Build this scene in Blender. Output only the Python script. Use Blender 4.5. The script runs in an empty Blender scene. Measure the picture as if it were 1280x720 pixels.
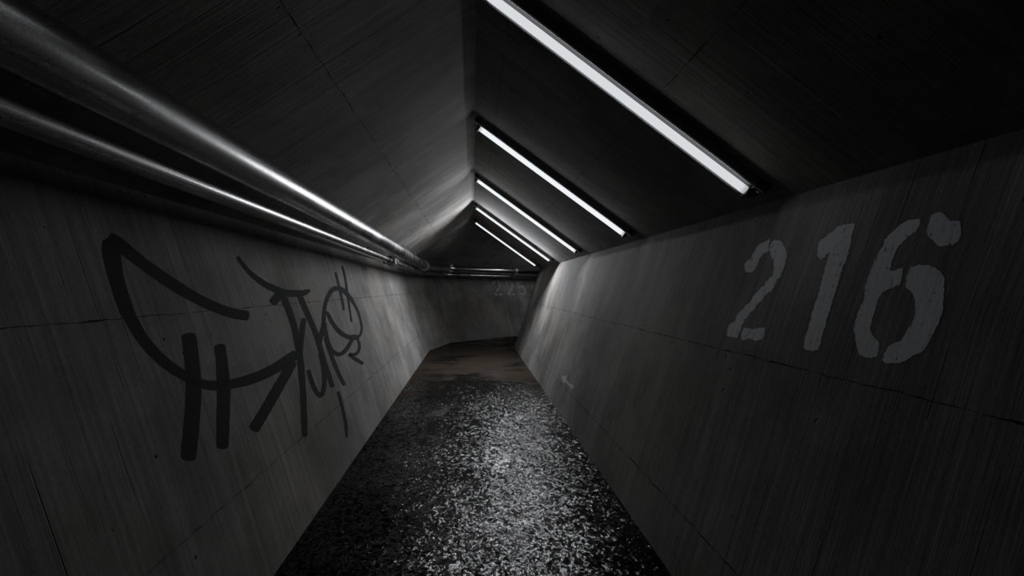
import bpy, bmesh, math, random
from mathutils import Vector, Matrix
random.seed(7)
sc = bpy.context.scene
COL = sc.collection
R = math.radians

# ------------------------------------------------------------------ camera
F_PX = 600.0
CAM_H = 1.5
YAW = math.atan(49.0 / F_PX)
cam_d = bpy.data.cameras.new('camera')
cam_d.sensor_width = 36.0
cam_d.lens = F_PX / 1280.0 * 36.0
cam_d.clip_start = 0.02
cam = bpy.data.objects.new('camera', cam_d)
COL.objects.link(cam)
cam.location = (0, 0, CAM_H)
cam.rotation_euler = (R(90), 0, -YAW)
sc.camera = cam

sc.cycles.use_denoising = True
sc.cycles.denoising_prefilter = 'FAST'
sc.cycles.caustics_reflective = False
sc.cycles.sample_clamp_direct = 4.0
sc.cycles.sample_clamp_indirect = 0.4
sc.view_settings.view_transform = 'Standard'
sc.view_settings.look = 'None'
sc.view_settings.gamma = 1.0
sc.view_settings.exposure = 0.0
sc.view_settings.use_curve_mapping = False
w = bpy.data.worlds.new('world')
sc.world = w
w.use_nodes = True
w.node_tree.nodes['Background'].inputs[0].default_value = (0, 0, 0, 1)
w.node_tree.nodes['Background'].inputs[1].default_value = 0.0

# ------------------------------------------------------------------ cross-section (metres)
WF = 1.035                      # half width at the floor
K = 0.32                        # outward lean of the walls
WT = 1.67                       # half width at the wall top
HT = 1.9844                     # wall top height
HR = 3.168                      # ridge height
SL = (HR - HT) / WT             # roof slope
D0 = -3.0                       # tunnel starts behind the camera


def ray(px, py):
    c, s = math.cos(YAW), math.sin(YAW)
    x, z, y = (px - 640) / F_PX, 1.0, (360 - py) / F_PX
    return Vector((x * c + z * s, -x * s + z * c, y))


def hit(px, py, p, n):
    d = ray(px, py)
    o = Vector((0, 0, CAM_H))
    return o + d * ((p - o).dot(n) / d.dot(n))


# ------------------------------------------------------------------ node helper
class NT:
    def __init__(self, name):
        self.m = bpy.data.materials.new(name)
        self.m.use_nodes = True
        self.t = self.m.node_tree
        self.t.nodes.clear()

    def n(self, kind, **kw):
        nd = self.t.nodes.new('ShaderNode' + kind)
        for k, v in kw.items():
            setattr(nd, k, v)
        return nd

    def put(self, sock, v):
        if hasattr(v, 'is_output'):
            self.t.links.new(v, sock)
        elif v is not None:
            sock.default_value = v

    def math(self, op, a, b=None, c=None, clamp=False):
        nd = self.n('Math', operation=op, use_clamp=clamp)
        self.put(nd.inputs[0], a)
        self.put(nd.inputs[1], b)
        self.put(nd.inputs[2], c)
        return nd.outputs[0]

    def vec(self, x, y, z=0.0):
        nd = self.n('CombineXYZ')
        self.put(nd.inputs[0], x)
        self.put(nd.inputs[1], y)
        self.put(nd.inputs[2], z)
        return nd.outputs[0]

    def noise(self, v, scale=1.0, detail=2.0, rough=0.5, dist=0.0):
        nd = self.n('TexNoise')
        self.put(nd.inputs['Vector'], v)
        nd.inputs['Scale'].default_value = scale
        nd.inputs['Detail'].default_value = detail
        nd.inputs['Roughness'].default_value = rough
        nd.inputs['Distortion'].default_value = dist
        return nd.outputs[0]

    def white(self, v):
        nd = self.n('TexWhiteNoise', noise_dimensions='3D')
        self.put(nd.inputs['Vector'], v)
        return nd.outputs['Value']

    def voronoi(self, v, scale=1.0, feature='F1'):
        nd = self.n('TexVoronoi', feature=feature)
        self.put(nd.inputs['Vector'], v)
        nd.inputs['Scale'].default_value = scale
        return nd.outputs['Distance']

    def ramp(self, v, a, b, lo=0.0, hi=1.0):
        nd = self.n('MapRange', interpolation_type='SMOOTHSTEP')
        self.put(nd.inputs[0], v)
        self.put(nd.inputs[1], a)
        self.put(nd.inputs[2], b)
        self.put(nd.inputs[3], lo)
        self.put(nd.inputs[4], hi)
        return nd.outputs[0]

    def mix(self, f, a, b):
        nd = self.n('Mix', data_type='RGBA')
        self.put(nd.inputs[0], f)
        self.put(nd.inputs[6], a)
        self.put(nd.inputs[7], b)
        return nd.outputs[2]

    def scale_col(self, col, f):
        nd = self.n('VectorMath', operation='SCALE')
        self.put(nd.inputs[0], col)
        self.put(nd.inputs['Scale'], f)
        return nd.outputs[0]

    def bump(self, h, strength, dist, normal=None):
        nd = self.n('Bump')
        nd.inputs['Strength'].default_value = strength
        nd.inputs['Distance'].default_value = dist
        self.put(nd.inputs['Height'], h)
        if normal is not None:
            self.put(nd.inputs['Normal'], normal)
        return nd.outputs[0]

    def bsdf(self, color, rough=0.6, metal=0.0, normal=None, spec=0.5, alpha=None):
        b = self.n('BsdfPrincipled')
        self.put(b.inputs['Base Color'], color)
        self.put(b.inputs['Roughness'], rough)
        self.put(b.inputs['Metallic'], metal)
        self.put(b.inputs['Specular IOR Level'], spec)
        if normal is not None:
            self.put(b.inputs['Normal'], normal)
        if alpha is not None:
            self.put(b.inputs['Alpha'], alpha)
        o = self.n('OutputMaterial')
        self.t.links.new(b.outputs[0], o.inputs[0])
        return self.m


def uv_xy(t):
    u = t.n('UVMap')
    s = t.n('SeparateXYZ')
    t.t.links.new(u.outputs[0], s.inputs[0])
    return s.outputs[0], s.outputs[1]


def concrete(name, seams, seed, base=(0.206, 0.196, 0.186), joints=()):
    t = NT(name)
    u0, v = uv_xy(t)
    u = t.math('ADD', u0, seed * 7.31)
    # boards of the formwork: they run up the wall, about 11 cm wide
    ub = t.math('ADD', u, t.math('MULTIPLY', t.math('SUBTRACT', t.noise(t.vec(t.math('MULTIPLY', u, 2.0), t.math('MULTIPLY', v, 0.4)), 1.0), 0.5), 0.03))
    q = t.math('DIVIDE', ub, 0.115)
    bid = t.math('FLOOR', q)
    fr = t.math('FRACT', q)
    lift = t.math('FLOOR', t.math('DIVIDE', v, 1.15))
    bval = t.white(t.vec(bid, lift, seed))
    bval2 = t.white(t.vec(bid, lift, seed + 5.5))
    edge = t.math('MINIMUM', fr, t.math('SUBTRACT', 1.0, fr))
    eline = t.ramp(edge, 0.0, 0.035, 1.0, 0.0)
    emask = t.math('MULTIPLY', t.math('GREATER_THAN', bval2, 0.45),
                   t.ramp(t.noise(t.vec(t.math('MULTIPLY', u, 9.0), t.math('MULTIPLY', v, 1.6), seed), 1.0, 2), 0.42, 0.6))
    eline = t.math('MULTIPLY', eline, emask)
    s1 = t.noise(t.vec(t.math('MULTIPLY', u, 38.0), t.math('MULTIPLY', v, 0.9), seed), 1.0, 3.0, 0.6)
    s2 = t.noise(t.vec(t.math('MULTIPLY', u, 130.0), t.math('MULTIPLY', v, 2.4), seed), 1.0, 3.0, 0.6)
    blotch = t.noise(t.vec(u, v, seed), 1.1, 5.0, 0.62)
    fine = t.noise(t.vec(u, v, seed), 55.0, 4.0, 0.6)
    pv = t.vec(u, v, seed)
    pit = t.math('MULTIPLY', t.ramp(t.voronoi(pv, 8.0), 0.035, 0.095, 1.0, 0.0),
                 t.ramp(t.noise(pv, 2.2, 2.0), 0.45, 0.58))
    # cracks along the pour joints
    crack = None
    lip = None
    for (v0, wd, ph) in seams:
        wob = t.math('MULTIPLY', t.math('SUBTRACT', t.noise(t.vec(t.math('MULTIPLY', u, 3.5), ph, seed), 1.0, 6.0, 0.68), 0.5), 0.042)
        dv = t.math('ABSOLUTE', t.math('SUBTRACT', t.math('ADD', v, wob), v0))
        wn = t.noise(t.vec(t.math('MULTIPLY', u, 5.0), ph + 3.0, seed), 1.0, 4.0, 0.6)
        ww = t.ramp(wn, 0.42, 0.70, wd * 0.10, wd * 0.75)
        c = t.math('MULTIPLY', t.ramp(t.math('DIVIDE', dv, ww), 0.4, 1.0, 1.0, 0.0), t.ramp(wn, 0.36, 0.46, 0.25, 1.0))
        crack = c if crack is None else t.math('MAXIMUM', crack, c)
        st = t.ramp(t.math('SUBTRACT', t.math('ADD', v, wob), v0), -0.012, 0.012)
        lip = st if lip is None else t.math('ADD', lip, st)
    tone = t.math('ADD', 0.54, t.math('MULTIPLY', t.ramp(blotch, 0.32, 0.68), 0.44))
    tone = t.math('MULTIPLY', tone, t.math('ADD', 0.90, t.math('MULTIPLY', bval, 0.16)))
    tone = t.math('MULTIPLY', tone, t.math('ADD', 0.80, t.math('MULTIPLY', t.ramp(s1, 0.28, 0.7), 0.32)))
    tone = t.math('MULTIPLY', tone, t.math('ADD', 0.86, t.math('MULTIPLY', s2, 0.28)))
    tone = t.math('MULTIPLY', tone, t.math('ADD', 0.80, t.math('MULTIPLY', fine, 0.40)))
    dark = t.math('MAXIMUM', t.math('MULTIPLY', eline, 0.62), t.math('MULTIPLY', pit, 0.75))
    if crack is not None:
        dark = t.math('MAXIMUM', dark, t.math('MULTIPLY', crack, 0.88))
    tone = t.math('MULTIPLY', tone, t.math('SUBTRACT', 1.0, dark))
    col = t.mix(t.ramp(t.noise(pv, 0.7, 3.0), 0.35, 0.7), (*base, 1), (base[0] * 0.93, base[1] * 0.96, base[2] * 1.03, 1))
    col = t.scale_col(col, t.math('MULTIPLY', tone, 1.55))
    h = t.math('ADD', t.math('MULTIPLY', s1, 0.5), t.math('MULTIPLY', s2, 0.28))
    h = t.math('ADD', h, t.math('MULTIPLY', bval, 0.35))
    h = t.math('ADD', h, t.math('MULTIPLY', fine, 0.22))
    h = t.math('SUBTRACT', h, t.math('MULTIPLY', pit, 0.9))
    h = t.math('SUBTRACT', h, t.math('MULTIPLY', eline, 0.6))
    if crack is not None:
        h = t.math('SUBTRACT', h, t.math('MULTIPLY', crack, 1.6))
        h = t.math('ADD', h, t.math('MULTIPLY', lip, 0.35))
    nrm = t.bump(h, 0.75, 0.0045)
    rough = t.math('ADD', 0.62, t.math('MULTIPLY', blotch, 0.25))
    return t.bsdf(col, t.math('ADD', rough, 0.1), 0.0, nrm, 0.06)


FLOOR_BUMP = 0.0035
FACET = 0.38


def wet_floor():
    t = NT('wet_asphalt')
    u, v = uv_xy(t)                       # u across the tunnel, v along it
    p = t.vec(u, v, 0.0)
    mud_n = t.noise(t.vec(t.math('MULTIPLY', u, 0.9), t.math('MULTIPLY', v, 1.25), 2.0), 1.0, 4.0, 0.6, 0.4)
    far = t.ramp(v, 4.8, 9.2, -1.0, 1.0)
    mud = t.ramp(t.math('ADD', mud_n, t.math('MULTIPLY', far, 0.13)), 0.47, 0.70)
    # the dark puddle where the wet stretch begins
    pu = t.math('DIVIDE', t.math('SUBTRACT', u, 0.18), 0.75)
    pd = t.math('DIVIDE', t.math('SUBTRACT', v, 7.35), 0.55)
    pr = t.math('SQRT', t.math('ADD', t.math('MULTIPLY', pu, pu), t.math('MULTIPLY', pd, pd)))
    pr = t.math('ADD', pr, t.math('MULTIPLY', t.math('SUBTRACT', t.noise(p, 2.5, 3.0), 0.5), 0.9))
    puddle = t.ramp(pr, 0.75, 1.1, 1.0, 0.0)
    mud = t.math('MULTIPLY', mud, t.math('SUBTRACT', 1.0, puddle))
    # grain of the asphalt
    warp = t.n('VectorMath', operation='ADD')
    t.put(warp.inputs[0], p)
    nn = t.n('TexNoise')
    t.put(nn.inputs['Vector'], p)
    nn.inputs['Scale'].default_value = 9.0
    sc_ = t.scale_col(nn.outputs['Color'], 0.03)
    t.put(warp.inputs[1], sc_)
    g1 = t.noise(warp.outputs[0], 44.0, 3.0, 0.6)
    g2 = t.voronoi(warp.outputs[0], 40.0)
    g3 = t.noise(p, 9.0, 3.0, 0.55)
    g4 = t.noise(p, 1.5, 3.0, 0.55)
    flat = t.ramp(t.noise(t.vec(t.math('MULTIPLY', u, 2.4), t.math('MULTIPLY', v, 1.6), 7.0), 1.0, 3.0, 0.55), 0.56, 0.68)
    amp = t.math('MULTIPLY', t.math('SUBTRACT', 1.0, t.math('MULTIPLY', flat, 0.55)), t.math('SUBTRACT', 1.0, t.math('MULTIPLY', mud, 0.6)))
    g0 = t.noise(warp.outputs[0], 20.0, 2.0, 0.5)
    h = t.math('ADD', t.math('MULTIPLY', g1, 1.0), t.math('MULTIPLY', g2, 0.55))
    h = t.math('ADD', h, t.math('MULTIPLY', g0, 1.3))
    h = t.math('MULTIPLY', h, amp)
    h = t.math('ADD', h, t.math('MULTIPLY', g3, 0.8))
    h = t.math('ADD', h, t.math('MULTIPLY', g4, 1.2))
    # stones of the asphalt: each little face catches the light on its own
    def facets(su, sv, zz):
        w_ = t.n('SeparateXYZ')
        t.put(w_.inputs[0], warp.outputs[0])
        vn = t.n('TexVoronoi', feature='F1')
        t.put(vn.inputs['Vector'], t.vec(t.math('MULTIPLY', w_.outputs[0], su), t.math('MULTIPLY', w_.outputs[1], sv), zz))
        vn.inputs['Scale'].default_value = 1.0
        cc = t.n('SeparateColor')
        t.put(cc.inputs[0], vn.outputs['Color'])
        return cc.outputs[0], cc.outputs[1]
    a0, a1 = facets(62.0, 40.0, 0.0)
    b0, b1 = facets(31.0, 20.0, 3.0)

    def tilt(p_, q_, k_):
        r_ = t.math('SUBTRACT', t.math('ADD', p_, t.math('MULTIPLY', q_, 0.6)), 0.8)
        return t.math('MULTIPLY', t.math('MULTIPLY', r_, k_), amp)
    nv = t.n('VectorMath', operation='NORMALIZE')
    t.put(nv.inputs[0], t.vec(tilt(a0, b0, FACET), tilt(a1, b1, FACET), 1.0))
    nrm = t.bump(h, 1.0, FLOOR_BUMP, nv.outputs[0])
    asph = t.mix(t.ramp(g1, 0.35, 0.7), (0.004, 0.004, 0.004, 1), (0.013, 0.012, 0.011, 1))
    mcol = t.mix(t.noise(p, 14.0, 4.0, 0.65), (0.022, 0.017, 0.013, 1), (0.056, 0.044, 0.034, 1))
    col = t.mix(mud, asph, mcol)
    wet_n = t.ramp(g4, 0.35, 0.7)
    rough = t.math('ADD', t.math('ADD', 0.11, t.math('MULTIPLY', wet_n, 0.06)), t.math('MULTIPLY', mud, 0.6))
    spec = t.math('SUBTRACT', 0.5, t.math('MULTIPLY', mud, 0.46))
    damp = t.ramp(t.noise(t.vec(t.math('MULTIPLY', u, 1.3), t.math('MULTIPLY', v, 1.1), 13.0), 1.0, 4.0, 0.6), 0.40, 0.58, 0.30, 1.0)
    damp = t.math('MULTIPLY', damp, t.ramp(t.math('ABSOLUTE', t.math('SUBTRACT', t.math('ADD', u, t.math('MULTIPLY', t.math('SUBTRACT', mud_n, 0.5), 0.9)), 0.10)), 0.28, 0.80, 1.0, 0.16))
    spec = t.math('MULTIPLY', spec, damp)
    return t.bsdf(col, rough, 0.0, nrm, spec)


def steel(name, col=(0.42, 0.42, 0.43), r0=0.16, r1=0.44):
    t = NT(name)
    tc = t.n('TexCoord')
    o = tc.outputs['Object']
    mp = t.n('Mapping')
    t.put(mp.inputs[0], o)
    mp.inputs['Scale'].default_value = (9, 1.1, 9)
    g = t.noise(mp.outputs[0], 1.0, 5.0, 0.65)
    f = t.noise(o, 70.0, 4.0, 0.65)
    g2 = t.noise(o, 2.4, 4.0, 0.6)
    k = t.ramp(t.math('ADD', t.math('MULTIPLY', g, 0.5), t.math('MULTIPLY', g2, 0.5)), 0.38, 0.64)
    c = t.mix(k, (*col, 1), (col[0] * 0.55, col[1] * 0.54, col[2] * 0.52, 1))
    c = t.mix(t.math('MULTIPLY', t.ramp(f, 0.5, 0.75), 0.4), c, (col[0] * 0.3, col[1] * 0.28, col[2] * 0.26, 1))
    r = t.math('ADD', r0, t.math('MULTIPLY', t.math('ADD', t.math('MULTIPLY', k, 0.6), t.math('MULTIPLY', f, 0.4)), r1 - r0))
    nrm = t.bump(t.math('ADD', f, g), 0.10, 0.002)
    return t.bsdf(c, r, 1.0, nrm, 0.5)


def paint(name, col, var, wear_lo, wear_hi, alpha, rough=0.75):
    t = NT(name)
    u, v = uv_xy(t)
    p = t.vec(u, v, 1.0)
    s = t.noise(t.vec(t.math('MULTIPLY', u, 60.0), t.math('MULTIPLY', v, 2.0)), 1.0, 4.0, 0.65)
    f = t.noise(p, 42.0, 5.0, 0.7)
    b = t.noise(p, 3.0, 3.0, 0.6)
    k = t.math('ADD', t.math('MULTIPLY', s, 0.5), t.math('MULTIPLY', f, 0.5))
    c = t.scale_col((*col, ), t.math('ADD', 1.0 - var, t.math('MULTIPLY', t.math('ADD', k, b), var)))
    a = t.math('MULTIPLY', t.ramp(k, wear_lo, wear_hi), alpha)
    nrm = t.bump(k, 0.5, 0.004)
    return t.bsdf(c, rough, 0.0, nrm, 0.08, a)


def plain(name, col, rough=0.5, metal=0.0, spec=0.5):
    t = NT(name)
    tc = t.n('TexCoord')
    f = t.noise(tc.outputs['Object'], 30.0, 4.0, 0.6)
    c = t.scale_col(col, t.math('ADD', 0.8, t.math('MULTIPLY', f, 0.4)))
    return t.bsdf(c, t.math('ADD', rough - 0.08, t.math('MULTIPLY', f, 0.16)), metal, None, spec)


def emitter(name, col, strength):
    t = NT(name)
    # tube: slightly dimmer towards its two ends, like a real fluorescent
    tc = t.n('TexCoord')
    s = t.n('SeparateXYZ')
    t.put(s.inputs[0], tc.outputs['Generated'])
    x = s.outputs[0]
    e = t.math('MINIMUM', x, t.math('SUBTRACT', 1.0, x))
    k = t.ramp(e, 0.0, 0.022, 0.55, 1.0)
    em = t.n('Emission')
    em.inputs[0].default_value = (*col, 1)
    t.put(em.inputs[1], t.math('MULTIPLY', k, strength))
    o = t.n('OutputMaterial')
    t.t.links.new(em.outputs[0], o.inputs[0])
    return t.m


# ------------------------------------------------------------------ object helpers
def link_mesh(name, bm, mats, parent=None, smooth=False):
    me = bpy.data.meshes.new(name)
    bm.normal_update()
    bm.to_mesh(me)
    bm.free()
    if not isinstance(mats, (list, tuple)):
        mats = [mats]
    for m in mats:
        me.materials.append(m)
    if smooth:
        for p in me.polygons:
            p.use_smooth = True
    ob = bpy.data.objects.new(name, me)
    COL.objects.link(ob)
    if parent:
        ob.parent = parent
    return ob


def empty(name, loc, label, cat, group=None, rot=None):
    o = bpy.data.objects.new(name, None)
    o.empty_display_size = 0.1
    COL.objects.link(o)
    o.location = loc
    if rot:
        o.rotation_euler = rot
    o['label'] = label
    o['category'] = cat
    if group:
        o['group'] = group
    return o


def tag(o, label, cat, kind=None, group=None):
    o['label'] = label
    o['category'] = cat
    if kind:
        o['kind'] = kind
    if group:
        o['group'] = group
    return o


def quad(bm, uvl, pts, uvs, mi=0):
    f = bm.faces.new([bm.verts.new(p) for p in pts])
    f.material_index = mi
    for l, uv in zip(f.loops, uvs):
        l[uvl].uv = uv
    return f


# ------------------------------------------------------------------ plan of the tunnel
OUT = [Vector((-WF, D0)), Vector((-WF, 11.65)), Vector((-0.60, 13.27)), Vector((4.46, 17.57))]
INN = [Vector((WF, D0)), Vector((WF, 12.02)), Vector((1.16, 12.25)), Vector((5.60, 16.02))]


def offset(poly, d):
    """polyline moved to its left (outwards on the outer wall) by d, mitred"""
    out = []
    for i, p in enumerate(poly):
        a = (poly[i] - poly[i - 1]).normalized() if i else None
        b = (poly[i + 1] - poly[i]).normalized() if i < len(poly) - 1 else None
        na = Vector((-a.y, a.x)) if a else None
        nb = Vector((-b.y, b.x)) if b else None
        if na is None or nb is None:
            out.append(p + (na or nb) * d)
        else:
            m = (na + nb).normalized()
            out.append(p + m * (d / m.dot(na)))
    return out


def cum(poly):
    r = [poly[0].y]
    for i in range(1, len(poly)):
        r.append(r[-1] + (poly[i] - poly[i - 1]).length)
    return r


OUT_T = offset(OUT, WT - WF)
INN_T = offset(INN, -(WT - WF))
RID = [Vector((0, D0)), Vector((0, 11.83)), Vector((0.30, 12.78)), Vector((5.03, 16.8))]
WALL_L = math.hypot(WT - WF, HT)
ROOF_L = math.hypot(WT, HR - HT)
UO, UI, UR = cum(OUT), cum(INN), cum(RID)


def strip(name, lo, zlo, hi, zhi, us, vlo, vhi, mats, segs, flip=False, thick=0.12):
    bm = bmesh.new()
    uvl = bm.loops.layers.uv.new('UVMap')
    for k, i in enumerate(segs):
        pts = [(lo[i].x, lo[i].y, zlo), (lo[i + 1].x, lo[i + 1].y, zlo), (hi[i + 1].x, hi[i + 1].y, zhi), (hi[i].x, hi[i].y, zhi)]
        uvs = [(us[i], vlo), (us[i + 1], vlo), (us[i + 1], vhi), (us[i], vhi)]
        if flip:
            pts.reverse()
            uvs.reverse()
        quad(bm, uvl, pts, uvs, 0)
    bmesh.ops.remove_doubles(bm, verts=bm.verts, dist=1e-4)
    ob = link_mesh(name, bm, mats)
    md = ob.modifiers.new('thickness', 'SOLIDIFY')
    md.thickness = thick
    md.offset = -1.0
    ob['kind'] = 'structure'
    return ob


M_WL = concrete('board_formed_concrete_left', [(1.44, 0.009, 0.0), (0.483, 0.006, 11.0)], 1.0)
M_WR = concrete('board_formed_concrete_right', [(1.21, 0.009, 4.0), (0.29, 0.009, 17.0)], 2.0)
M_WB = concrete('board_formed_concrete_back', [(1.44, 0.009, 8.0)], 3.0)
M_RL = concrete('board_formed_concrete_roof_left', [(1.13, 0.010, 21.0)], 4.0)
M_RR = concrete('board_formed_concrete_roof_right', [(0.895, 0.009, 25.0), (1.815, 0.006, 28.0)], 5.0)

strip('wall_left', OUT, 0, OUT_T, HT, UO, 0, WALL_L, M_WL, [0, 1])
strip('wall_back', OUT, 0, OUT_T, HT, UO, 0, WALL_L, M_WB, [2])
strip('wall_right', INN, 0, INN_T, HT, UI, 0, WALL_L, M_WR, [0, 1, 2], flip=True)

# ceiling: two slopes with a narrow flat band along the ridge
bm = bmesh.new()
uvl = bm.loops.layers.uv.new('UVMap')
BW = 0.018
RL_, RR_ = offset(RID, BW), offset(RID, -BW)
zb = HR - BW * SL
for i in range(3):
    quad(bm, uvl, [(OUT_T[i].x, OUT_T[i].y, HT), (OUT_T[i + 1].x, OUT_T[i + 1].y, HT), (RL_[i + 1].x, RL_[i + 1].y, zb), (RL_[i].x, RL_[i].y, zb)],
         [(UR[i], 0), (UR[i + 1], 0), (UR[i + 1], ROOF_L), (UR[i], ROOF_L)], 0)
    quad(bm, uvl, [(RL_[i].x, RL_[i].y, zb), (RL_[i + 1].x, RL_[i + 1].y, zb), (RR_[i + 1].x, RR_[i + 1].y, zb), (RR_[i].x, RR_[i].y, zb)],
         [(UR[i], ROOF_L), (UR[i + 1], ROOF_L), (UR[i + 1], ROOF_L + .04), (UR[i], ROOF_L + .04)], 0)
    quad(bm, uvl, [(RR_[i].x, RR_[i].y, zb), (RR_[i + 1].x, RR_[i + 1].y, zb), (INN_T[i + 1].x, INN_T[i + 1].y, HT), (INN_T[i].x, INN_T[i].y, HT)],
         [(UR[i], ROOF_L), (UR[i + 1], ROOF_L), (UR[i + 1], 0), (UR[i], 0)], 1)
bmesh.ops.remove_doubles(bm, verts=bm.verts, dist=1e-4)
ceil = link_mesh('ceiling', bm, [M_RL, M_RR])
ceil['kind'] = 'structure'
md = ceil.modifiers.new('thickness', 'SOLIDIFY')
md.thickness = 0.12
md.offset = -1.0

# floor
bm = bmesh.new()
uvl = bm.loops.layers.uv.new('UVMap')
for i in range(3):
    pts = [(OUT[i].x, OUT[i].y, 0), (INN[i].x, INN[i].y, 0), (INN[i + 1].x, INN[i + 1].y, 0), (OUT[i + 1].x, OUT[i + 1].y, 0)]
    quad(bm, uvl, pts, [(p[0], p[1]) for p in pts], 0)
bmesh.ops.remove_doubles(bm, verts=bm.verts, dist=1e-4)
fl = link_mesh('floor', bm, wet_floor())
fl['kind'] = 'structure'
md = fl.modifiers.new('thickness', 'SOLIDIFY')
md.thickness = 0.12
md.offset = -1.0

# ------------------------------------------------------------------ paint on the walls
def plane_of(a, b, c):
    n = (b - a).cross(c - a).normalized()
    return a, n


def wall_plane(lo, hi, i):
    a = Vector((lo[i].x, lo[i].y, 0))
    b = Vector((lo[i + 1].x, lo[i + 1].y, 0))
    c = Vector((hi[i].x, hi[i].y, HT))
    p, n = plane_of(a, b, c)
    if n.dot(Vector((0, 0, CAM_H)) - p) < 0:
        n = -n
    ux = (b - a).normalized()
    vx = n.cross(ux)
    if vx.z < 0:
        vx = -vx
    return p, n, ux, vx


PL_L = wall_plane(OUT, OUT_T, 0)
PL_R = wall_plane(INN, INN_T, 0)
PL_B = wall_plane(OUT, OUT_T, 2)


def painted_piece(bm, uvl, pl, pix, lift, thick=0.0002):
    p, n, ux, vx = pl
    pts = [hit(x, y, p, n) for (x, y) in pix]
    pts = [q + n * lift for q in pts]
    vs = [bm.verts.new(q) for q in pts]
    f = bm.faces.new(vs)
    f.normal_update()
    if f.normal.dot(n) < 0:
        f.normal_flip()
    r = bmesh.ops.extrude_face_region(bm, geom=[f])
    nv = [g for g in r['geom'] if isinstance(g, bmesh.types.BMVert)]
    bmesh.ops.translate(bm, verts=nv, vec=n * thick)
    for ff in bm.faces:
        for l in ff.loops:
            d = l.vert.co - p
            l[uvl].uv = (d.dot(ux), d.dot(vx))


def rough_poly(pts, step, jit):
    """closed outline rounded off a little, resampled, with a ragged stencilled edge"""
    n = len(pts)
    out = []
    for i in range(n):
        p0, p1, p2, p3 = pts[i - 1], pts[i], pts[(i + 1) % n], pts[(i + 2) % n]
        L = math.dist(p1, p2)
        m = max(1, int(L / step))
        for k in range(m):
            t = k / m
            lin = [p1[a] + (p2[a] - p1[a]) * t for a in (0, 1)]
            cr = [0.5 * ((2 * p1[a]) + (-p0[a] + p2[a]) * t + (2 * p0[a] - 5 * p1[a] + 4 * p2[a] - p3[a]) * t * t
                         + (-p0[a] + 3 * p1[a] - 3 * p2[a] + p3[a]) * t ** 3) for a in (0, 1)]
            q = [0.5 * lin[a] + 0.5 * cr[a] for a in (0, 1)]
            out.append((q[0] + random.uniform(-jit, jit), q[1] + random.uniform(-jit, jit)))
    return out


def conv(pts, x0, y0, s):
    return [(x0 + x / s, y0 + y / s) for (x, y) in pts]


def add_digit(parent, name, pieces, pl, mat, step, jit, lift):
    bm = bmesh.new()
    uvl = bm.loops.layers.uv.new('UVMap')
    for pc in pieces:
        painted_piece(bm, uvl, pl, rough_poly(pc, step, jit), lift)
    bmesh.ops.recalc_face_normals(bm, faces=bm.faces)
    o = link_mesh(name, bm, mat)
    o.parent = parent
    o.matrix_parent_inverse = parent.matrix_world.inverted()
    return o


M_WHITE = paint('faded_white_stencil_paint', (0.74, 0.75, 0.78), 0.45, 0.37, 0.43, 0.95)
M_FAINT = paint('worn_white_stencil_paint', (0.50, 0.50, 0.52), 0.3, 0.26, 0.42, 0.75)
M_ARROW = paint('dusty_arrow_paint', (0.55, 0.55, 0.50), 0.3, 0.26, 0.4, 0.85)
M_BLACK = paint('black_spray_paint', (0.030, 0.031, 0.034), 0.3, 0.24, 0.40, 0.84, 0.9)

s2 = (890, 280, 4.5)
D2 = [conv(x, *s2) for x in (
    [(322, 85), (325, 130), (315, 158), (290, 165), (265, 205), (250, 245), (225, 272), (185, 265), (190, 215), (215, 195), (240, 150), (275, 110), (300, 100)],
    [(345, 90), (385, 95), (405, 120), (422, 180), (410, 240), (385, 295), (365, 320), (345, 365), (300, 400), (270, 440), (240, 475), (200, 520), (180, 550), (150, 620), (140, 640), (90, 630), (85, 605), (100, 565), (130, 545), (145, 510), (220, 430), (235, 400), (295, 345), (305, 320), (345, 285), (350, 215), (325, 155), (330, 115)],
    [(180, 580), (235, 592), (300, 585), (290, 640), (250, 655), (210, 645), (180, 655), (165, 645), (170, 605)])]
s1 = (990, 260, 3.6)
D1 = [conv([(285, 70), (270, 130), (250, 215), (215, 310), (205, 350), (180, 430), (155, 510), (135, 585), (115, 640), (75, 640), (52, 625), (60, 580), (75, 540), (95, 460), (115, 400), (130, 340), (150, 270), (172, 195), (135, 232), (115, 215), (120, 155), (160, 125), (205, 85), (245, 75)], *s1)]
s6 = (1050, 250, 3.27)
D6 = [conv(x, *s6) for x in (
    [(330, 80), (318, 120), (280, 150), (235, 195), (222, 225), (205, 290), (258, 280), (245, 345), (215, 358), (180, 375), (155, 410), (145, 450), (130, 495), (125, 530), (140, 560), (163, 585), (150, 640), (110, 645), (75, 625), (65, 570), (58, 520), (75, 455), (100, 405), (105, 350), (125, 290), (150, 230), (180, 185), (185, 160), (215, 130), (265, 90), (300, 78)],
    [(290, 280), (320, 265), (370, 270), (410, 290), (430, 325), (425, 390), (420, 460), (400, 510), (370, 570), (345, 615), (295, 640), (250, 665), (190, 668), (175, 655), (190, 610), (220, 585), (250, 575), (270, 540), (295, 505), (310, 460), (305, 400), (295, 375), (270, 355), (275, 310)],
    [(375, 60), (410, 52), (440, 70), (450, 85), (490, 85), (497, 130), (485, 165), (455, 187), (405, 187), (380, 165), (360, 145), (355, 120), (365, 95)])]
base = hit(1040, 440, PL_R[0], PL_R[1])
num = empty('painted_number', base, 'large worn white stencilled number 216 on the right concrete wall', 'painted number')
bpy.context.view_layer.update()
for d in (D2, D1, D6):
    add_digit(num, 'digit', d, PL_R, M_WHITE, 2.2, 0.8, 0.0006)

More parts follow.
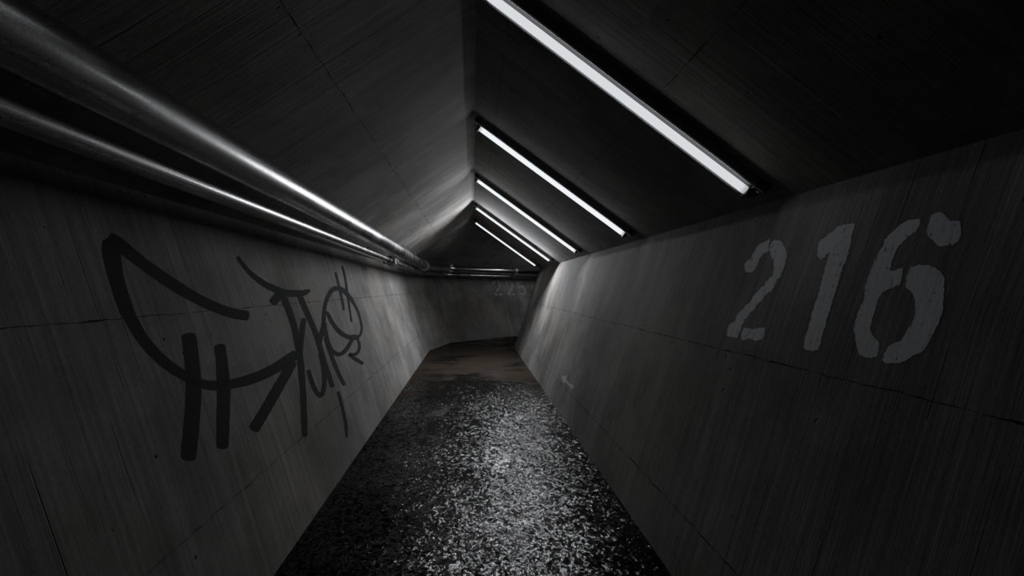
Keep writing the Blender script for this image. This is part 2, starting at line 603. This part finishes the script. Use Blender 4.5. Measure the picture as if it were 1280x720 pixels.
s5 = (605, 340, 18.0)
E1 = [conv(x, *s5) for x in (
    [(185, 215), (215, 190), (255, 195), (250, 240), (230, 280), (200, 285), (180, 260)],
    [(280, 190), (330, 200), (370, 245), (380, 300), (360, 350), (330, 400), (300, 450), (265, 445), (280, 400), (320, 350), (340, 300), (330, 250), (290, 220)],
    [(240, 460), (265, 470), (295, 520), (265, 530), (240, 495)],
    [(325, 480), (390, 485), (425, 525), (330, 520)])]
E2 = [conv(x, *s5) for x in (
    [(475, 220), (510, 195), (545, 205), (540, 250), (525, 290), (490, 285), (470, 255)],
    [(570, 195), (620, 210), (655, 260), (660, 320), (640, 370), (600, 440), (580, 520), (540, 520), (535, 480), (560, 430), (600, 370), (620, 310), (610, 260), (575, 225)],
    [(615, 485), (650, 500), (700, 485), (710, 500), (690, 520), (630, 520)])]
E5 = [conv(x, *s5) for x in (
    [(730, 200), (775, 215), (800, 370), (775, 360)],
    [(800, 200), (870, 215), (890, 245), (800, 225)],
    [(820, 300), (870, 300), (915, 350), (940, 420), (935, 490), (890, 520), (830, 510), (790, 460), (800, 440), (840, 475), (890, 490), (905, 430), (880, 370), (820, 335)])]
base = hit(636, 371, PL_B[0], PL_B[1])
num2 = empty('painted_number', base, 'small faint stencilled number 225 on the dark end wall under the pipes', 'painted number')
bpy.context.view_layer.update()
for d in (E1, E2, E5):
    add_digit(num2, 'digit', d, PL_B, M_FAINT, 1.0, 0.06, 0.0006)

sa = (680, 440, 10.29)
bm = bmesh.new()
uvl = bm.loops.layers.uv.new('UVMap')
painted_piece(bm, uvl, PL_R, rough_poly(conv([(225, 318), (300, 302), (283, 355), (340, 410), (382, 428), (378, 455), (360, 492), (340, 455), (268, 378), (256, 418)], *sa), 1.2, 0.12), 0.0015)
bmesh.ops.recalc_face_normals(bm, faces=bm.faces)
ar = link_mesh('painted_arrow', bm, M_ARROW)
tag(ar, 'small pale painted arrow low on the right wall pointing down the tunnel', 'painted arrow')

# graffiti: (x, y, width) along each spray stroke
STROKES = [
    [(309, 394.7, 12), (293, 392, 13), (276.7, 387, 12.5), (260, 380, 13), (243.3, 371.7, 13.5), (225, 361, 14.5), (207, 349.4, 15), (190, 337.5, 15), (174, 325.8, 15), (158, 313, 16), (146, 303.5, 17), (138, 300, 18)],
    [(137.5, 302, 19), (138, 312, 22), (140, 322, 22.5), (142.5, 336, 21), (145.8, 349.5, 19.5), (149.5, 363, 19), (154.4, 377, 18.5), (160, 391.5, 17), (167, 405, 15.5), (175, 418.5, 15), (184.4, 431.4, 14.5), (195, 443, 14), (207, 454, 13.5), (218, 462, 13), (230, 469.5, 12.5), (241, 475.5, 11.5), (252.5, 479.8, 11.3), (261, 481.5, 12), (270, 482, 12.5), (279, 481.8, 12.3), (287.5, 480.5, 12), (299, 478, 12.5), (310, 475, 13), (323, 470.5, 13), (335, 465, 13), (346, 459.2, 13.5), (355, 453.7, 14), (362, 449, 14), (369, 443, 12)],
    [(235.5, 420, 18), (238, 435, 18.5), (239.7, 450, 18.7), (241.3, 466, 19.5), (242, 482.5, 20), (241.7, 498, 19.8), (240.7, 512.5, 20), (239.5, 529, 20), (238, 545, 20), (236.5, 560, 20), (235.5, 572, 19)],
    [(274.6, 433, 14), (276.5, 447, 14.5), (278, 462.5, 15.5), (279.2, 478, 17), (279.5, 495, 17), (279.2, 510, 16.8), (278.7, 525, 16.5), (278.4, 542, 16), (278, 558, 15.5)],
    [(366, 453, 11), (356, 470, 12.5), (345, 489, 13.3), (333, 510, 13.5), (317.5, 536, 14)],
    [(297.3, 321.7, 4.5), (303, 330, 5.2), (310, 338.5, 6), (320, 347.5, 7), (331, 355.4, 8), (345, 362, 9), (352, 364.8, 9), (360, 366.5, 9), (375.5, 366.8, 8), (383, 364.8, 6.5), (387, 363, 4)],
    [(349.5, 367.5, 9), (345, 373, 11), (341, 378.3, 10.5)],
    [(351, 366, 9), (354.7, 373, 9), (358, 381, 8.6), (361.7, 390, 8.5), (365, 400, 8.3), (368, 410.3, 8.3), (371.3, 427, 8.3), (375, 447, 8.3), (377.3, 473.3, 8.3), (379, 495.5, 8), (380, 520, 8), (380.7, 544.5, 7)],
    [(374, 369, 7.5), (377.5, 377, 7.5), (381, 385, 7.5), (388, 401, 7.4), (395, 418, 7.2), (400.5, 436, 7), (405.5, 453.3, 6.8), (410.5, 468, 6.6), (415.5, 483, 6)],
    [(379.8, 399, 6), (378.2, 408, 7), (376.8, 420, 7.2), (375.5, 435, 7), (374.5, 452, 6.5)],
    [(385.5, 463.3, 5.2), (388, 472, 5.6), (391, 481, 5.8), (395, 489.5, 6), (399, 494, 6), (402.5, 492.5, 6), (404.6, 486, 6), (405.4, 477, 6), (405, 466.7, 6), (403.5, 455, 6), (400.5, 443, 6)],
    [(398.5, 429, 6.5), (402, 416, 6.5), (404, 407, 5.6), (404.7, 397.8, 5.2), (405, 390, 5), (406, 382.5, 4.8), (407.6, 376, 4.8), (410.3, 370, 5), (413, 365, 5.5), (416.5, 361.6, 6), (421.4, 360.4, 6.5), (425.8, 361.5, 6.5), (430, 364, 6.2), (434.5, 368.2, 5.5), (438.4, 373.5, 4.8), (442, 379, 4), (445.2, 385, 3.6), (448, 391.5, 3.3), (450, 398.5, 3), (451.4, 404.5, 3), (452, 410.3, 3), (451.5, 415, 3), (450, 418.8, 3.4), (447, 421.5, 4.5)],
    [(408.5, 390, 4), (411.5, 396, 5), (414.6, 402.5, 5.4), (419.5, 409.5, 5.6), (425, 415.5, 5.6), (430.5, 419.2, 5.8), (436.7, 421.8, 6.2), (441, 422, 7.5), (445, 421, 7)],
    [(405.5, 404.4, 4.8), (406.4, 412, 5.2), (407.8, 420, 5.5), (409.6, 427, 5.5), (412, 433.3, 5.5), (415, 438.5, 5.5), (419, 441.8, 5.3), (423, 443, 5.2), (427, 442, 5.2), (431, 438.6, 5.2), (434.4, 434.4, 5.2), (437.5, 429, 5), (440, 424, 5)],
    [(446, 422.5, 4), (448.4, 428, 3.8), (449.2, 433, 3.8), (448.2, 438.5, 3.8), (445, 442.5, 4), (440, 443.5, 4.2), (436.8, 443, 4.8), (441.5, 447, 4.8), (447, 450.6, 4.8), (453.3, 454.4, 4.4)],
    [(406.7, 423, 5), (410, 433, 5.2), (413.3, 442.2, 5.2), (417, 452, 5.2), (421, 462.2, 5.2), (425.5, 472, 5), (430, 481, 4.6)],
    [(422.5, 490, 4), (425.2, 499, 4.4), (427.8, 509, 4.4), (430.2, 520, 4.2), (432.2, 531, 4), (433.3, 546.7, 3)],
    [(419.3, 340.8, 2.8), (421, 347, 3.3), (422.8, 354.7, 3.3), (425, 364, 3.2), (427, 372.8, 3.2), (428.5, 380, 3.2), (429.7, 387.4, 2.8)],
    [(427.3, 333, 2.4), (429.4, 339, 3), (431.8, 350.5, 3.2), (433.5, 362, 3.2), (435.3, 375.5, 3), (437.2, 388, 2.8), (439.2, 402, 2.6)],
]


def stroke_outline(st):
    # Catmull-Rom centre line with widths, then offset both ways, with round ends
    P = []
    n = len(st)
    for i in range(n - 1):
        p0, p1, p2, p3 = st[max(i - 1, 0)], st[i], st[i + 1], st[min(i + 2, n - 1)]
        for k in range(4):
            t = k / 4
            P.append(tuple(0.5 * ((2 * p1[a]) + (-p0[a] + p2[a]) * t + (2 * p0[a] - 5 * p1[a] + 4 * p2[a] - p3[a]) * t * t
                                  + (-p0[a] + 3 * p1[a] - 3 * p2[a] + p3[a]) * t ** 3) for a in range(3)))
    P.append(st[-1])
    L, Rr = [], []
    for i, p in enumerate(P):
        a, b = P[max(i - 1, 0)], P[min(i + 1, len(P) - 1)]
        dx, dy = b[0] - a[0], b[1] - a[1]
        l = math.hypot(dx, dy) or 1
        nx, ny = -dy / l, dx / l
        h = p[2] / 2 + random.uniform(-0.12, 0.12)
        L.append((p[0] + nx * h, p[1] + ny * h))
        Rr.append((p[0] - nx * h, p[1] - ny * h))
    return P, L, Rr


base = hit(280, 560, PL_L[0], PL_L[1])
graf = empty('graffiti_tag', base, 'black spray-painted graffiti scrawl across the left concrete wall', 'graffiti')
bpy.context.view_layer.update()
for si, st in enumerate(STROKES):
    bm = bmesh.new()
    uvl = bm.loops.layers.uv.new('UVMap')
    p, n, ux, vx = PL_L
    P, L, Rr = stroke_outline(st)

    def mk(x, y, li=0.0006 + 0.00005 * si):
        return bm.verts.new(hit(x, y, p, n) + n * li)
    lv = [mk(*q) for q in L]
    rv = [mk(*q) for q in Rr]
    for i in range(len(P) - 1):
        bm.faces.new((lv[i], lv[i + 1], rv[i + 1], rv[i]))
    for idx, nb in ((0, 1), (len(P) - 1, len(P) - 2)):     # blunt rounded caps
        dx, dy = P[idx][0] - P[nb][0], P[idx][1] - P[nb][1]
        l = math.hypot(dx, dy) or 1
        h = P[idx][2] / 2
        cap = []
        for k in range(1, 6):
            a = math.pi * k / 6
            ex, ey = dx / l * h * 0.45 * math.sin(a), dy / l * h * 0.45 * math.sin(a)
            q0, q1 = L[idx], Rr[idx]
            t = (1 - math.cos(a)) / 2
            cap.append(mk(q0[0] + (q1[0] - q0[0]) * t + ex, q0[1] + (q1[1] - q0[1]) * t + ey))
        bm.faces.new([lv[idx]] + cap + [rv[idx]])
    for ff in bm.faces:
        ff.normal_update()
        if ff.normal.dot(n) < 0:
            ff.normal_flip()
        for l in ff.loops:
            d = l.vert.co - p
            l[uvl].uv = (d.dot(ux), d.dot(vx))
    o = link_mesh('spray_stroke', bm, M_BLACK)
    o.parent = graf
    o.matrix_parent_inverse = graf.matrix_world.inverted()

# ------------------------------------------------------------------ tube lights on the right slope
M_HOUSE = plain('grey_enamelled_housing', (0.18, 0.18, 0.185), 0.4, 0.2)
M_RIM = plain('bright_metal_rim', (0.80, 0.81, 0.83), 0.4, 0.0)
M_CAP = plain('black_plastic_cap', (0.02, 0.02, 0.02), 0.45)
M_PIN = plain('white_end_screw', (0.8, 0.8, 0.8), 0.3)

TH = math.atan(SL)
X0, X1 = 0.075, 1.498           # tube ends measured across the tunnel
LAMPS = []                      # depth of each fixture
for (px, py) in ((933, 238), (780, 293), (719.5, 315.5), (687, 326), (669.5, 333.5)):
    # the tube's lower end lies at X1 across the tunnel: depth from the photograph's column
    d = ray(px, py)
    LAMPS.append(d.y / d.x * X1)
print('lamp depths', LAMPS)


def box(bm, x0, x1, y0, y1, z0, z1, bev=0.0):
    r = bmesh.ops.create_cube(bm, size=1.0, matrix=Matrix.Translation(((x0 + x1) / 2, (y0 + y1) / 2, (z0 + z1) / 2)) @ Matrix.Diagonal((x1 - x0, y1 - y0, z1 - z0, 1)))
    if bev:
        ed = list({e for v in r['verts'] for e in v.link_edges})
        bmesh.ops.bevel(bm, geom=ed, offset=bev, segments=2, affect='EDGES', profile=0.5)


def cyl(bm, r, a, b, seg=24):
    a, b = Vector(a), Vector(b)
    d = b - a
    m = Matrix.Translation((a + b) / 2) @ d.to_track_quat('Z', 'Y').to_matrix().to_4x4()
    bmesh.ops.create_cone(bm, cap_ends=True, segments=seg, radius1=r, radius2=r, depth=d.length, matrix=m)


LEN = (X1 - X0) / math.cos(TH)
#        tube radiance, energy of the lamp (W)
POWER = [(0.72, 0.6), (0.92, 1.0), (0.97, 11.5), (1.0, 72.0), (1.0, 4.0), (1.0, 9.5)]
LABELS = [
    'nearest and largest fluorescent tube light, its upper end out of frame',
    'second nearest fluorescent tube light on the right slope of the roof',
    'middle one of the five fluorescent tube lights on the sloping roof',
    'fluorescent tube light second from the far end, between the middle and last tubes',
    'farthest fluorescent tube light, the smallest one just above the end wall',
    'fluorescent tube light round the corner, hidden behind the end of the right wall',
]
TILT = [12.0, 22.0, 62.0, 60.0, 80.0, 80.0]
SPREAD = [180.0] * 6
# each fixture: a point under the ridge, the level direction down the slope and the level direction of the tunnel
FRAMES = [(Vector((0, D, HR)), Vector((1, 0, 0)), Vector((0, 1, 0))) for D in LAMPS]
c_dir = Vector((RID[3].x - RID[2].x, RID[3].y - RID[2].y, 0)).normalized()
c_at = Vector((RID[2].x, RID[2].y, HR)) + c_dir * 3.0
FRAMES.append((c_at, Vector((c_dir.y, -c_dir.x, 0)), c_dir))
for i, (rp, side, ya) in enumerate(FRAMES):
    root = empty('tube_light', (0, 0, 0), LABELS[i], 'light fixture', 'fluorescent tube lights on the roof')
    xa = side * math.cos(TH) + Vector((0, 0, -math.sin(TH)))
    za = xa.cross(ya)            # points up out of the room
    mid = (X0 + X1) / 2
    nt = 0.06
    # X0..X1 refer to the tube axis, which hangs nt below the roof
    org = rp + side * mid - Vector((0, 0, SL * mid)) + xa * 0.035
    root.matrix_world = Matrix(((xa.x, ya.x, za.x, org.x), (xa.y, ya.y, za.y, org.y), (xa.z, ya.z, za.z, org.z), (0, 0, 0, 1)))
    hl = LEN / 2
    bm = bmesh.new()
    # folded pan: flat back, two flanks that splay, lipped edge
    prof = [(-0.092, -0.001), (-0.086, -0.044), (-0.078, -0.046), (-0.034, -0.030), (0.034, -0.030), (0.078, -0.046), (0.086, -0.044), (0.092, -0.001)]
    e0, e1 = -hl - 0.065, hl + 0.065
    va = [bm.verts.new((e0, a, b)) for a, b in prof]
    vb = [bm.verts.new((e1, a, b)) for a, b in prof]
    n = len(prof)
    for k in range(n):
        bm.faces.new((va[k], va[(k + 1) % n], vb[(k + 1) % n], vb[k]))
    bm.faces.new(va)
    bm.faces.new(list(reversed(vb)))
    bmesh.ops.recalc_face_normals(bm, faces=bm.faces)
    link_mesh('housing', bm, M_HOUSE, root)
    for s in (-1, 1):
        bm = bmesh.new()
        cyl(bm, 0.0065, (e0 + 0.004, s * 0.080, -0.0500), (e1 - 0.004, s * 0.080, -0.0500), 12)
        link_mesh('rim', bm, M_RIM, root, True)
        bm = bmesh.new()
        box(bm, s * (hl + 0.006) if s > 0 else -hl - 0.07, hl + 0.07 if s > 0 else -(hl + 0.006), -0.096, 0.096, -0.052, -0.002, 0.004)
        box(bm, s * (hl + 0.001) if s > 0 else -hl - 0.03, hl + 0.03 if s > 0 else -(hl + 0.001), -0.03, 0.03, -0.092, -0.03, 0.006)
        cap = link_mesh('end_cap', bm, M_CAP, root)
        bm = bmesh.new()
        cyl(bm, 0.008, (s * (hl + 0.045), -0.05, -0.049), (s * (hl + 0.045), -0.05, -0.055), 12)
        sw = link_mesh('screw', bm, M_PIN, cap)
    bm = bmesh.new()
    cyl(bm, 0.0230, (-hl, 0, -nt), (hl, 0, -nt), 32)
    tm = emitter('lamp_tube_glow', (0.95, 0.98, 1.0), POWER[i][0])
    link_mesh('tube', bm, tm, root, True)
    ld = bpy.data.lights.new('tube_lamp', 'AREA')
    ld.shape = 'RECTANGLE'
    ld.size = LEN * 0.97
    ld.size_y = 0.05
    ld.energy = POWER[i][1]
    ld.spread = R(SPREAD[i])
    ld.color = (0.96, 0.98, 1.0)
    lo = bpy.data.objects.new('tube_lamp', ld)
    COL.objects.link(lo)
    # faces back along the tunnel, tipped down from level
    fwd = ya * -math.cos(R(TILT[i])) + (-za) * math.sin(R(TILT[i]))
    lz = -fwd.normalized()
    lx = xa
    ly = lz.cross(lx)
    pos = org - za * (nt + 0.034) - ya * 0.012
    lo.matrix_world = Matrix(((lx.x, ly.x, lz.x, pos.x), (lx.y, ly.y, lz.y, pos.y), (lx.z, ly.z, lz.z, pos.z), (0, 0, 0, 1)))

# ------------------------------------------------------------------ pipes
M_PIPE = steel('galvanised_pipe_steel')
M_FAR = steel('polished_pipe_steel', (0.62, 0.62, 0.63), 0.14, 0.26)
M_FIT = steel('cast_fitting_steel', (0.68, 0.68, 0.69), 0.25, 0.42)
M_CHROME = steel('bright_union_steel', (0.9, 0.9, 0.91), 0.24, 0.36)
M_BRK = steel('dark_bracket_steel', (0.10, 0.10, 0.10), 0.4, 0.7)


def sweep(bm, path, r, seg=36, caps=True):
    rings = []
    up = Vector((0, 0, 1))
    for i, p in enumerate(path):
        a = path[max(i - 1, 0)]
        b = path[min(i + 1, len(path) - 1)]
        d = (b - a).normalized()
        sx = d.cross(up).normalized()
        sy = sx.cross(d)
        rings.append([bm.verts.new(p + sx * (r * math.cos(2 * math.pi * k / seg)) + sy * (r * math.sin(2 * math.pi * k / seg))) for k in range(seg)])
    for a, b in zip(rings, rings[1:]):
        for k in range(seg):
            bm.faces.new((a[k], a[(k + 1) % seg], b[(k + 1) % seg], b[k]))
    if caps:
        bm.faces.new(rings[0])
        bm.faces.new(list(reversed(rings[-1])))
    bmesh.ops.recalc_face_normals(bm, faces=bm.faces)


def bend(pts, rad, n=8):
    out = [pts[0]]
    for i in range(1, len(pts) - 1):
        p, a, b = pts[i], pts[i - 1], pts[i + 1]
        da, db = (a - p).normalized(), (b - p).normalized()
        L = min(rad, (a - p).length * 0.45, (b - p).length * 0.45)
        s, e = p + da * L, p + db * L
        for k in range(n + 1):
            t = k / n
            out.append(s * (1 - t) ** 2 + p * 2 * t * (1 - t) + e * t * t)
    out.append(pts[-1])
    return out


def along(path, s):
    """point and direction at distance s along a polyline"""
    for a, b in zip(path, path[1:]):
        l = (b - a).length
        if s <= l:
            return a + (b - a) * (s / l), (b - a).normalized()
        s -= l
    return path[-1], (path[-1] - path[-2]).normalized()


def ring(bm, p, d, r, half, seg=32):
    cyl(bm, r, p - d * half, p + d * half, seg)


def add_child(name, bm, mat, root, smooth=False):
    o = link_mesh(name, bm, mat, None, smooth)
    o.parent = root
    o.matrix_parent_inverse = root.matrix_world.inverted()
    if smooth:
        md = o.modifiers.new('edge', 'EDGE_SPLIT')
        md.split_angle = R(40)
    return o


def pipe_points(off, heights):
    pl = offset(OUT, off)
    return [Vector((p.x, p.y, CAM_H + h)) for p, h in zip(pl, heights)]


UP_R, LO_R = 0.094, 0.045
up_pts = pipe_points(1.15 - WF, (0.680, 0.525, 0.545, 0.500))
lo_pts = pipe_points(1.25 - WF, (0.522, 0.368, 0.372, 0.340))

# upper, thick pipe
root = empty('pipe', up_pts[1], 'thick upper steel pipe under the left slope of the roof', 'pipe', 'pipes along the left wall')
bpy.context.view_layer.update()
bm = bmesh.new()
sweep(bm, [up_pts[0], up_pts[1] + (up_pts[0] - up_pts[1]).normalized() * 0.12], UP_R)
add_child('pipe_run', bm, M_PIPE, root, True)
bm = bmesh.new()
far = bend([up_pts[1] + (up_pts[0] - up_pts[1]).normalized() * 0.30] + up_pts[1:], 0.28)
sweep(bm, far, UP_R * 0.93)
add_child('pipe_run', bm, M_FAR, root, True)


def flange(root, p, d, r, bolts=8):
    bm = bmesh.new()
    ring(bm, p - d * 0.028, d, r * 1.34, 0.022)
    ring(bm, p + d * 0.028, d, r * 1.34, 0.022)
    ring(bm, p, d, r * 1.10, 0.07)
    o = add_child('flange', bm, M_FIT, root, True)
    sx = d.cross(Vector((0, 0, 1))).normalized()
    sy = sx.cross(d)
    for k in range(bolts):
        a = 2 * math.pi * k / bolts
        q = p + (sx * math.cos(a) + sy * math.sin(a)) * r * 1.2
        bm = bmesh.new()
        cyl(bm, 0.016, q - d * 0.062, q + d * 0.062, 6)
        b = add_child('bolt', bm, M_CHROME, o)
    return o


flange(root, up_pts[1] + (up_pts[0] - up_pts[1]).normalized() * 0.16, (up_pts[1] - up_pts[0]).normalized(), UP_R, 10)


def at_col(path, px):
    """distance along a path where it crosses an image column"""
    s, best = 0.0, (1e9, 0)
    c, sn = math.cos(YAW), math.sin(YAW)
    tot = sum((b - a).length for a, b in zip(path, path[1:]))
    N = 4000
    for k in range(N):
        q, _ = along(path, tot * k / N)
        z = q.x * sn + q.y * c
        if z < 0.5:
            continue
        x = 640 + F_PX * (q.x * c - q.y * sn) / z
        if abs(x - px) < best[0]:
            best = (abs(x - px), tot * k / N)
    return best[1]


for px in (561, 643):
    q, d = along(far, at_col(far, px))
    flange(root, q, d, UP_R * 0.95, 8)

# lower, thin pipe
root2 = empty('pipe', lo_pts[1], 'thin lower steel pipe running beneath the thick one on the left wall', 'pipe', 'pipes along the left wall')
bpy.context.view_layer.update()
lo_path = bend(lo_pts, 0.35)
sU = at_col(lo_path, 490)
qU, dU = along(lo_path, sU)
bm = bmesh.new()
sweep(bm, lo_path, LO_R, 28)
add_child('pipe_run', bm, M_PIPE, root2, True)
bm = bmesh.new()
cyl(bm, LO_R * 1.85, qU - dU * 0.16, qU - dU * 0.02, 6)
cyl(bm, LO_R * 1.5, qU - dU * 0.02, qU + dU * 0.03, 24)
cyl(bm, LO_R * 2.0, qU + dU * 0.03, qU + dU * 0.11, 8)
add_child('union_coupling', bm, M_CHROME, root2, False)


def strap(root, path, s, r, pl, arm=None, name='clamp'):
    """pipe clamp: a band round the pipe and a stand-off rod to the wall or roof behind it"""
    q, d = along(path, s)
    bm = bmesh.new()
    ring(bm, q, d, r + 0.008, 0.02)
    p, n = pl
    arm = arm.normalized() if arm else -n
    t = (q - p).dot(n) / -arm.dot(n)
    foot = q + arm * (t - 0.002)
    cyl(bm, 0.012, q + arm * r, foot, 10)
    m = Matrix.Translation(foot + n * 0.004) @ n.to_track_quat('Z', 'Y').to_matrix().to_4x4()
    bmesh.ops.create_cone(bm, cap_ends=True, segments=16, radius1=0.045, radius2=0.045, depth=0.008, matrix=m)
    for sgn in (-1, 1):                        # ear bolts
        side = d.cross(n).normalized()
        c = q + side * (r + 0.02) * sgn
        box_m = Matrix.Translation(c)
        cyl(bm, 0.011, c - n * 0.03, c + n * 0.03, 6)
    return add_child(name, bm, M_BRK, root, False)


RA = Vector((-WT, 0, HT))
rn = Vector((SL, 0, -1)).normalized()
up_path = [up_pts[0], up_pts[1]]
strap(root, up_path, at_col(up_path, 512), UP_R, (RA, rn))
strap(root2, lo_path, at_col(lo_path, 484), LO_R, (RA, rn), Vector((-0.862, 0, 0.507)))
